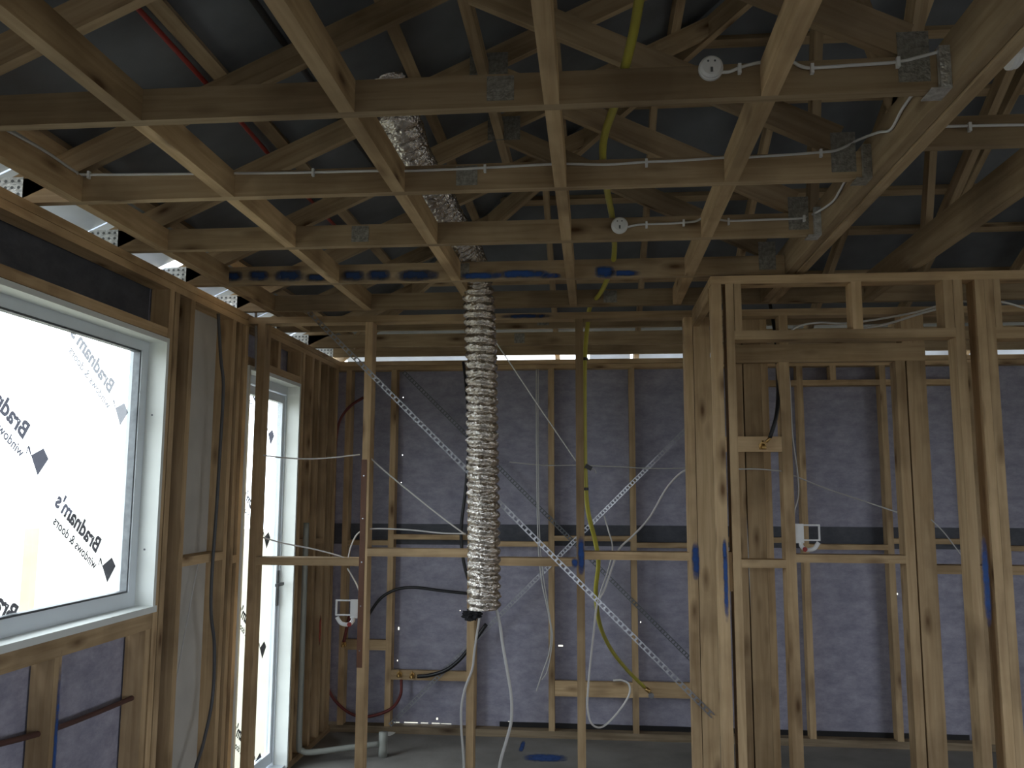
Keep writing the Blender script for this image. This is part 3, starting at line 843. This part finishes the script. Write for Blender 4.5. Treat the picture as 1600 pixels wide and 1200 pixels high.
yp = empty('gas_pipe', (-0.02, YP + 0.07, 0.8), 'yellow flexible gas pipe dropping from the roof trusses beside a stud', 'pipe')
zz = ZC + 0.105
ypts = [on_z(1003, -30, zz + 0.03), on_z(992, 40, zz + 0.03), on_z(978, 100, zz), on_z(962, 160, zz + 0.015), on_z(945, 210, zz + 0.012), on_z(942, 248, zz), on_z(949, 300, zz + 0.01), on_z(957, 343, zz),
        on_z(960, 390, zz), on_y(955, 420, 4.05), on_y(940, 455, 4.40), on_y(922, 480, 4.755), on_y(918, 510, 4.76), on_y(914, 560, 4.75), on_y(913.5, 660, 4.75), on_y(915, 750, 4.75), on_y(919, 800, 4.78),
        on_y(930, 845, 4.85), on_y(935, 880, 4.9), on_y(931, 925, 5.0), on_y(937, 975, 5.3), on_y(955, 1015, 5.7), on_y(980, 1047, 6.1), on_y(1007, 1074, 6.37)]
tube('pipe_run', ypts, 0.0125, 'yellow_plastic', yp, 10)
for px, py in ((914, 561), (915, 764)):
    disc('pipe_clip', yp, on_y(px, py, 4.75) - Vector((0, 0, 0.008)), (0, 0, 1), 0.0165, 0.016, 'black_plastic', 14)
e = on_y(1009, 1076, 6.365)
tube('brass_fitting', [e, e + Vector((0.03, -0.005, -0.02))], 0.016, 'brass', yp, 10, 3)
disc('brass_cap', yp, e + Vector((0.035, -0.02, -0.04)), (0, -1, 0), 0.02, 0.02, 'galv', 14)

def pl(x, y, dz=0.012):
    return Vector((x, y, roof_l(x) + dz))
thing_tube('red_pipe', 'red water pipe running over the truss top chords under the roof lining', 'pipe', [pl(-1.335, 1.2), pl(-1.345, 2.2), pl(-1.355, 3.0), pl(-1.37, 3.6), pl(-1.375, 4.6)], 0.009, 'red_plastic')
thing_tube('black_pipe', 'black pipe running under the roof lining beside a batten', 'pipe', [pl(-1.08, 1.2), pl(-1.07, 2.4), pl(-1.06, 3.2), pl(-1.03, 4.4)], 0.012, 'black_plastic')
# back wall plumbing
rw = empty('red_water_pipe', on_y(510, 1040, YB - 0.02), 'dark red water pipe looping low along the back wall to a tap point', 'pipe')
tube('pipe_run', [on_y(568, 621, YB - 0.015), on_y(548, 634, YB - 0.018), on_y(532, 655, YB - 0.02), on_y(525, 690, YB - 0.02), on_y(522, 780, YB - 0.02), on_y(518, 880, YB - 0.02), on_y(512, 980, YB - 0.02), on_y(509, 1050, YB - 0.02),
                  on_y(517, 1085, YB - 0.025), on_y(540, 1110, YB - 0.03), on_y(566, 1120, YB - 0.03), on_y(595, 1115, YB - 0.025), on_y(615, 1104, YB - 0.02), on_y(626, 1085, YB - 0.02), on_y(627, 1062, YB - 0.012)], 0.011, 'maroon_plastic', rw, 8)
def tap2(px, py, label): tap(px, py, label, YP - 0.03)
def tap(px, py, label, Y=YB - 0.03):
    p = on_y(px, py, Y)
    t = empty('tap_fitting', p, label, 'fitting', 'brass wall fittings on the low nogging')
    disc('wall_plate', t, p + Vector((0, 0.028, 0)), (0, -1, 0), 0.02, 0.008, 'brass', 12)
    tube('elbow', [p + Vector((0, 0.025, 0)), p, p + Vector((0.0, -0.005, -0.02))], 0.010, 'brass', t, 8, 4)
    for s in (-1, 1):
        tube('lug', [p + Vector((0, 0.02, 0)), p + Vector((s * 0.018, 0.018, -0.018))], 0.005, 'brass', t, 6, 2)
    tube('screw_lug', [p + Vector((0, 0.02, 0)), p + Vector((0.0, 0.018, 0.028))], 0.005, 'brass', t, 6, 2)
tap(623, 1054, 'brass wall elbow on the low nogging, fed by the red pipe')
tap(643, 1056, 'brass wall elbow on the low nogging, fed by the black pipe')
tap2(1193, 696, 'brass wall elbow on the high nogging under the thick black pipe')
tap(536, 1007, 'brass wall elbow on the nogging behind the brown guard plate')
thing_tube('black_water_pipe', 'black water pipe curving from a brass elbow up behind the hanging duct', 'pipe',
           [on_y(652, 1057, YB - 0.03), on_y(672, 1055, YB - 0.035), on_y(697, 1047, YB - 0.05), on_y(718, 1031, YB - 0.06), on_y(735, 1010, YB - 0.06), on_y(760, 975, YB - 0.03)], 0.014, 'black_plastic')
thing_tube('black_water_pipe', 'black water pipe arching from partition stud to stud above the low nogging', 'pipe',
           [on_y(566, 985, YB - 0.03), on_y(578, 958, YB - 0.04), on_y(596, 934, YB - 0.05), on_y(620, 921, YB - 0.05), on_y(648, 918, YB - 0.05), on_y(690, 923, YB - 0.05), on_y(728, 927, YB - 0.05), on_y(750, 928, YB - 0.05)], 0.011, 'black_plastic')
thing_tube('black_water_pipe', 'black pipe dropping behind the duct down the back wall', 'pipe',
           [on_y(724, 565, YB - 0.03), on_y(728, 600, YB - 0.03), on_y(733, 680, YB - 0.03), on_y(728, 760, YB - 0.03), on_y(721, 820, YB - 0.03), on_y(722, 860, YB - 0.03), on_y(730, 900, YB - 0.03), on_y(745, 930, YB - 0.03)], 0.012, 'black_plastic')
bp2 = empty('black_hose_pipe', on_y(1203, 685, YP - 0.02), 'thick black pipe hanging to a nogging behind the doorway head', 'pipe')
tube('pipe_run', [on_y(1199, 455, 4.9), on_y(1204, 480, 4.86), on_y(1211, 520, 4.78), on_y(1214, 560, 4.72), on_y(1216, 610, 4.66), on_y(1213, 650, YP - 0.022), on_y(1203, 684, YP - 0.024)], 0.0105, 'black_plastic', bp2, 10)
tube('copper_end', [on_y(1203, 684, YP - 0.024), on_y(1197, 691, YP - 0.02)], 0.008, 'brass', bp2, 8, 3)
pv = empty('drain_pipe', on_y(475, 1140, 5.75), 'pale grey plastic drain pipe bent along the floor at the corner', 'pipe')
q = on_x(478, 840, XL + 0.035)
qy = q.y
corner = Vector((XL + 0.035, qy, 0.075))
tube('pipe_run', [Vector((XL + 0.035, qy, 1.55)), Vector((XL + 0.035, qy, 1.0)), Vector((XL + 0.035, qy, 0.5)), Vector((XL + 0.035, qy, 0.14)), corner + Vector((0.015, 0.01, 0.015)), corner + Vector((0.08, 0.03, 0)), corner + Vector((0.3, 0.14, 0.005)), corner + Vector((0.47, 0.22, 0.01))], 0.019, 'pvc_grey', pv, 14)
pe = corner + Vector((0.50, 0.23, 0))
tube('pipe_riser', [Vector((pe.x, pe.y, 0.0)), Vector((pe.x, pe.y, 0.16))], 0.03, 'pvc_grey', pv, 16, 3)
thing_tube('copper_pipe', 'thin dark red pipe threaded through the studs under the big window', 'pipe', [on_x(-40, 1172, XL - 0.045), on_x(72, 1143, XL - 0.045), on_x(150, 1114, XL - 0.045), on_x(215, 1087, XL - 0.045)], 0.011, 'copper_red')
thing_tube('black_conduit', 'dark grey conduit running down the left wall between window and door', 'conduit',
           [on_x(341, 490, -1.934), on_x(345, 560, -1.934), on_x(349, 605, -1.934), on_x(344, 700, -1.934), on_x(338, 800, -1.934), on_x(331, 900, -1.934), on_x(330, 960, -1.934), on_x(335, 1010, -1.934), on_x(332, 1090, -1.934), on_x(318, 1160, -1.934), on_x(306, 1200, -1.934), on_x(302, 1230, -1.934)], 0.0088, 'grey_conduit')
thing_tube('white_conduit', 'thin white conduit above the glazed door beside the partition end', 'conduit', [on_x(400, 486, -1.93), on_x(400, 530, -1.93), on_x(400, 578, -1.93)], 0.008, 'cable_grey')

# ------------------------------------------------------------------ electric cables
def cable(label, pts, r=0.0042, mat='cable_white', clips=(), name='white_cable'):
    if not clips:
        return thing_tube(name, label, 'cable', pts, r, mat)
    t = empty(name, pts[0], label, 'cable')
    tube('cable_run', pts, r, mat, t)
    for c in clips:
        p = Vector(c)
        box('cable_clip', t, p.x - 0.004, p.x + 0.004, p.y - r - 0.006, p.y + 0.003, p.z - 0.018, p.z + 0.008, 'white_plastic')
    return t
y1 = T0 + DT - 0.007
def c2(px, py): return on_y(px, py, y1)
cable('white cable clipped along a truss chord and back along the nogging by the wall', [on_x(10, 203, -1.772), on_x(70, 236, -1.772), on_x(118, 268, -1.77), c2(140, 273), c2(340, 271), c2(450, 270), c2(585, 267), c2(640, 267), c2(760, 262), c2(850, 257), c2(880, 256)],
      0.0045, 'cable_white', [c2(140, 272), c2(490, 268), c2(758, 262)])
cable('white cable clipped to the truss chord and turning up the double girder', [c2(882, 256), c2(950, 257), c2(1010, 253), c2(1060, 251), c2(1138, 246), c2(1165, 246), c2(1282, 238), c2(1312, 233), c2(1340, 219), on_x(1372, 207, 0.884), on_x(1392, 202, 0.888), on_x(1410, 170, 0.888), on_x(1432, 140, 0.888)],
      0.0045, 'cable_white', [c2(1010, 253), c2(1282, 238)])
y0 = T0 - 0.007
def c1(px, py): return on_y(px, py, y0)
cable('white cable running from a round fitting to the bright steel joist hanger', [c1(1126, 113), c1(1140, 112), c1(1155, 106), c1(1180, 99), c1(1210, 95), c1(1236, 96), c1(1250, 103), c1(1268, 106), c1(1330, 102), c1(1400, 97), c1(1440, 88), c1(1474, 79)],
      0.0045, 'cable_white', [c1(1155, 106), c1(1268, 106), c1(1402, 96)])
y3 = T0 + 2 * DT - 0.007
def c3(px, py): return on_y(px, py, y3)
cable('white cable running from the round fitting by the yellow pipe to the girder', [c3(980, 355), c3(1000, 351), c3(1050, 349), c3(1085, 346), c3(1100, 340), c3(1120, 342), c3(1140, 345), c3(1200, 343), c3(1250, 341), c3(1272, 334), on_x(1300, 316, 0.888), on_x(1312, 298, 0.888), on_x(1323, 278, 0.888)],
      0.0045, 'cable_white', [c3(1010, 350), c3(1068, 347), c3(1138, 345), c3(1256, 340)])
def c4(px, py): return on_y(px, py, 2.483)
cable('white cable clipped along the joist right of the double girder', [c4(1463, 198), c4(1500, 197), c4(1540, 196), c4(1600, 195), c4(1640, 195)], 0.0045, 'cable_white', [c4(1514, 197)])
def seq(Y, *pp): return [on_y(a, b, Y) for a, b in pp]
YC = YP + 0.045
cable('thin white cable slanting from the duct down to the stud beside the yellow pipe', seq(YP + 0.1, (768, 525), (800, 572), (840, 632), (870, 676), (902, 723)), 0.0035)
cable('white cable stretched level across the glazed door to a partition stud', seq(YC, (409, 711), (440, 715), (480, 717), (520, 715), (562, 710)), 0.004)
cable('white cable slanting from a partition stud down to the foot of the duct', seq(YC, (576, 713), (600, 735), (640, 768), (690, 808), (728, 836)), 0.004)
cable('white cable laid along the top of the nogging before the glazed door', [on_y(398, 836, YC + 0.05), on_y(440, 848, YC + 0.03), on_y(490, 858, YC), on_y(525, 867, YC), on_y(538, 872, YC)], 0.004)
cable('white cable looped over a partition stud above the plastic bracket', [on_y(544, 872, YC), on_y(548, 855, YC), on_y(557, 836, YC - 0.01), on_y(570, 828, YC - 0.0)] + seq(YC, (590, 826), (640, 828), (690, 833), (728, 834)), 0.004)
cable('white cable hanging from the nogging down to the plastic bracket', seq(YC, (543, 888), (550, 900), (558, 915), (563, 930)), 0.004)
cable('grey cable hanging from the mouth of the duct to the floor', seq(4.30, (774, 945), (781, 975), (786, 1010), (793, 1050), (799, 1090), (799, 1125), (792, 1155), (782, 1190), (775, 1240)), 0.0075, 'cable_grey')
cable('grey cable snaking down the partition stud under the duct', seq(YP - 0.012, (752, 950), (746, 985), (741, 1020), (738, 1045), (727, 1075), (721, 1105), (721, 1140), (724, 1180), (726, 1230)), 0.0062, 'cable_grey')
YK = YB - 0.05
cable('thicker grey cable hanging down the back wall past a stud', seq(YK, (838, 577), (838, 650), (839, 760), (841, 850), (846, 905), (854, 945), (861, 985), (858, 1020), (848, 1050), (838, 1080)), 0.005, 'cable_grey')
cable('thinner grey cable with a split bare end hanging down the back wall', seq(YK, (841, 577), (841, 700), (843, 830), (849, 900), (860, 970), (863, 1000), (856, 1045), (847, 1062)), 0.004, 'cable_grey')
cable('white cable bundle swinging from the doorway post down to a loop by the yellow pipe', [on_y(1078, 731, 4.78), on_y(1060, 742, 4.8), on_y(1040, 765, 4.82), on_y(1015, 808, 4.84), on_y(990, 836, 4.84), on_y(968, 857, 4.84), on_y(957, 885, 4.82), on_y(945, 920, 4.8), on_y(933, 945, 4.78), on_y(928, 985, 4.76), on_y(922, 1040, 4.76), on_y(919, 1075, 4.76), on_y(918, 1105, 4.76), on_y(924, 1130, 4.76), on_y(940, 1136, 4.76), on_y(962, 1117, 4.76), on_y(982, 1088, 4.76), on_y(983, 1070, 4.76), on_y(972, 1063, 4.76), on_y(958, 1063, 4.76)], 0.0055)
cable('pinkish thin cable joining the white bundle at the nogging', [on_y(944, 806, 4.85), on_y(951, 830, 4.85), on_y(957, 855, 4.85), on_y(952, 885, 4.83), on_y(940, 920, 4.81), on_y(932, 945, 4.79)], 0.004)
cable('thin white line strung level across the back wall studs', seq(YB - 0.02, (796, 722), (850, 727), (900, 727), (960, 729), (1020, 732), (1080, 731), (1110, 728)), 0.004, 'cable_grey')
cable('thin white cable pair strung between the two studs behind the doorway', seq(YP + 0.03, (1152, 733), (1185, 733), (1221, 736)), 0.0035, 'cable_grey')
cable('thin white cable slanting across the wrap behind the doorway', [on_y(1240, 743, YP + 0.1), on_y(1290, 763, 5.0), on_y(1350, 783, 5.0), on_y(1410, 803, YP + 0.1)], 0.004, 'cable_grey')
cable('thin white cable slanting from the wide post to the blue sprayed doorway stud', seq(YP - 0.02, (1455, 812), (1475, 832), (1495, 858), (1513, 882)), 0.003, 'cable_grey')
cable('white cable curving over the doorway head to the double studs', [on_y(1232, 519, 4.25), on_y(1250, 509, 4.25), on_y(1280, 504, 4.2), on_y(1320, 505, 4.15), on_y(1370, 499, 4.1), on_y(1430, 488, 4.02), on_y(1470, 477, 3.99), on_y(1500, 471, 3.985), on_y(1530, 472, 3.985), on_y(1565, 472, 3.985), on_y(1600, 481, 4.0), on_y(1640, 490, 4.0)], 0.0048)
cable('short white cable lying under the long one above the doorway head', [on_y(1345, 514, 4.1), on_y(1390, 505, 4.06), on_y(1435, 491, 4.02), on_y(1480, 479, 3.99), on_y(1500, 475, 3.99)], 0.0055)
cable('grey cable running down beside the narrow stud behind the doorway', seq(YP + 0.11, (1229, 570), (1234, 600), (1238, 680), (1246, 740), (1247, 775), (1241, 800), (1240, 840)), 0.005, 'cable_grey')
cable('grey cables tucked in the recess of the post behind the doorway', seq(YP + 0.1, (1156, 560), (1158, 640), (1163, 760), (1170, 880), (1176, 1000), (1182, 1200)), 0.004, 'cable_grey')
cable('thin pale cable hanging in the bay left of the dark conduit', [on_x(312, 868, -2.0), on_x(300, 930, -2.0), on_x(285, 1010, -2.0), on_x(268, 1105, -2.0)], 0.003, 'cable_grey')

# ------------------------------------------------------------------ round cable fittings
def rose(p, axis, r, label):
    t = empty('cable_fitting', p, label, 'cable fitting', 'round white cable fittings')
    ax = Vector(axis).normalized()
    disc('base', t, p, ax, r, 0.012, 'white_plastic', 32, 0.003)
    disc('cover', t, p + ax * 0.012, ax, r * 0.94, 0.012, 'white_plastic', 32, 0.006)
    side = ax.cross(Vector((0, 0, 1))).normalized()
    for s in (-1, 1):
        disc('terminal_hole', t, p + ax * 0.0238 + side * (s * r * 0.27) + Vector((0, 0, r * 0.38)), ax, r * 0.085, 0.0012, 'galv_dark', 10)
    q = p + ax * 0.0245 - Vector((0, 0, r * 0.35))
    beam('cable_slot', t, q - Vector((0, 0, r * 0.2)), q + Vector((0, 0, r * 0.2)), r * 0.2, 0.0014, 'galv_dark', side)
rose(on_y(1110, 109, T0 - 0.0005), (0, -1, 0), 0.0315, 'round white cable fitting on the truss chord with the bright steel hanger')
rose(on_y(968, 353, T0 + 2 * DT - 0.0005), (0, -1, 0), 0.0335, 'round white cable fitting on a truss chord below the yellow pipe')
rose(Vector((0.9725, 1.975, ZC + 0.008)), (1, 0, 0), 0.034, 'round white cable fitting under the edge of the double girder')

# ------------------------------------------------------------------ plastic mounting brackets
def bracket(o, s, label):
    t = empty('mounting_bracket', o, label, 'bracket', 'white plastic mounting brackets')
    w, h = 0.085, 0.075
    def b(n, x0, x1, z0, z1, d=0.012, m='white_plastic'):
        a, c = sorted((o.x + s * x0, o.x + s * x1))
        box(n, t, a, c, o.y, o.y + d, o.z + z0, o.z + z1, m)
    b('fixing_plate', 0, 0.052, -0.055, 0.045, 0.004)
    b('frame_bar', 0.05, 0.05 + w, 0.035, 0.042)
    b('frame_bar', 0.05, 0.05 + w, -0.042, -0.035)
    b('frame_bar', 0.05 + w - 0.008, 0.05 + w, -0.035, 0.035)
    tube('conduit_hook', [o + Vector((s * 0.035, 0.0, -0.05)), o + Vector((s * 0.038, 0.0, -0.07)), o + Vector((s * 0.06, 0.0, -0.088)), o + Vector((s * 0.10, 0.0, -0.082)), o + Vector((s * 0.125, 0.0, -0.05))], 0.011, 'white_plastic', t, 10)
    disc('red_cap', t, o + Vector((s * 0.05, -0.016, -0.085)), (0, -1, 0), 0.012, 0.006, 'red_plastic', 12)
bracket(on_y(562, 950, YP + 0.02), -1, 'white plastic mounting bracket on the partition stud by the brown guard plate')
bracket(on_y(1240, 832, YP + 0.006), 1, 'white plastic mounting bracket on the narrow stud behind the doorway')
thing_tube('red_tail_pipe', 'short dark red pipe hanging under the plastic bracket by the brown guard plate', 'pipe', seq(YB - 0.04, (546, 962), (541, 985), (537, 1003)), 0.012, 'maroon_plastic')
p = on_y(921, 731, YP + 0.06)
pg = empty('cable_plug', p, 'small black plug hanging beside the yellow pipe', 'plug')
beam('plug_body', pg, p + Vector((-0.022, 0, 0.012)), p + Vector((0.012, 0, -0.006)), 0.022, 0.024, 'black_plastic')
tube('plug_tail', [p + Vector((0.01, 0, -0.005)), p + Vector((0.03, 0, -0.012)), p + Vector((0.036, 0, -0.03))], 0.003, 'cable_grey', pg, 6)

# ------------------------------------------------------------------ small things on the floor and paint on the slab
pp = on_z(605, 1147, 0.0)
V = []; 
for k in range(14):
    th = 2 * math.pi * k / 14
    V.append((0.055 * math.cos(th) * (1 + 0.2 * math.sin(3 * th)), 0.06 * math.sin(th), 0.006 + 0.006 * math.sin(2 * th)))
V.append((0, 0, 0.014))
ps = mesh_obj('white_patch', V, [(k, (k + 1) % 14, 14) for k in range(14)] + [tuple(range(13, -1, -1))], 'patch_white', None, pp)  # small wavy white disc just above the slab
tag(ps, 'small white scrap lying on the slab by the back wall', 'patch')
decal('spray_mark', floor, Vector(), (0.02, 0.0, 0), (0.0, 0.16, 0), 'blue_spray').location = Vector(on_z(816, 1166, 0.002)) - floor.location
decal('spray_mark', floor, Vector(), (0.17, 0.0, 0), (0.0, 0.10, 0), 'blue_spray').location = Vector(on_z(852, 1184, 0.002)) - floor.location
decal('spray_mark', floor, Vector(), (0.05, 0.0, 0), (0.0, 0.2, 0), 'blue_spray').location = Vector((-1.9, 4.95, 0.002)) - floor.location
decal('spray_mark', wb, on_x(500, 985, XL + 0.002), (0, 0.03, 0), (0, 0, 0.12), 'red_spray')

# ------------------------------------------------------------------ outside
po = box('fence_post', None, -6.08, -5.98, 8.75, 8.85, -0.28, 1.35, 'yellow_timber')
tag(po, 'yellow timber post standing outside the big window', 'post')
fo = empty('boundary_fence', (-9, 8, -0.28), 'pale boundary fence outside the house', 'fence')
for k in range(16):
    box('panel', fo, -9.05, -9.0, -4 + 1.5 * k, -2.52 + 1.5 * k, -0.28, 1.35, 'fence_steel')
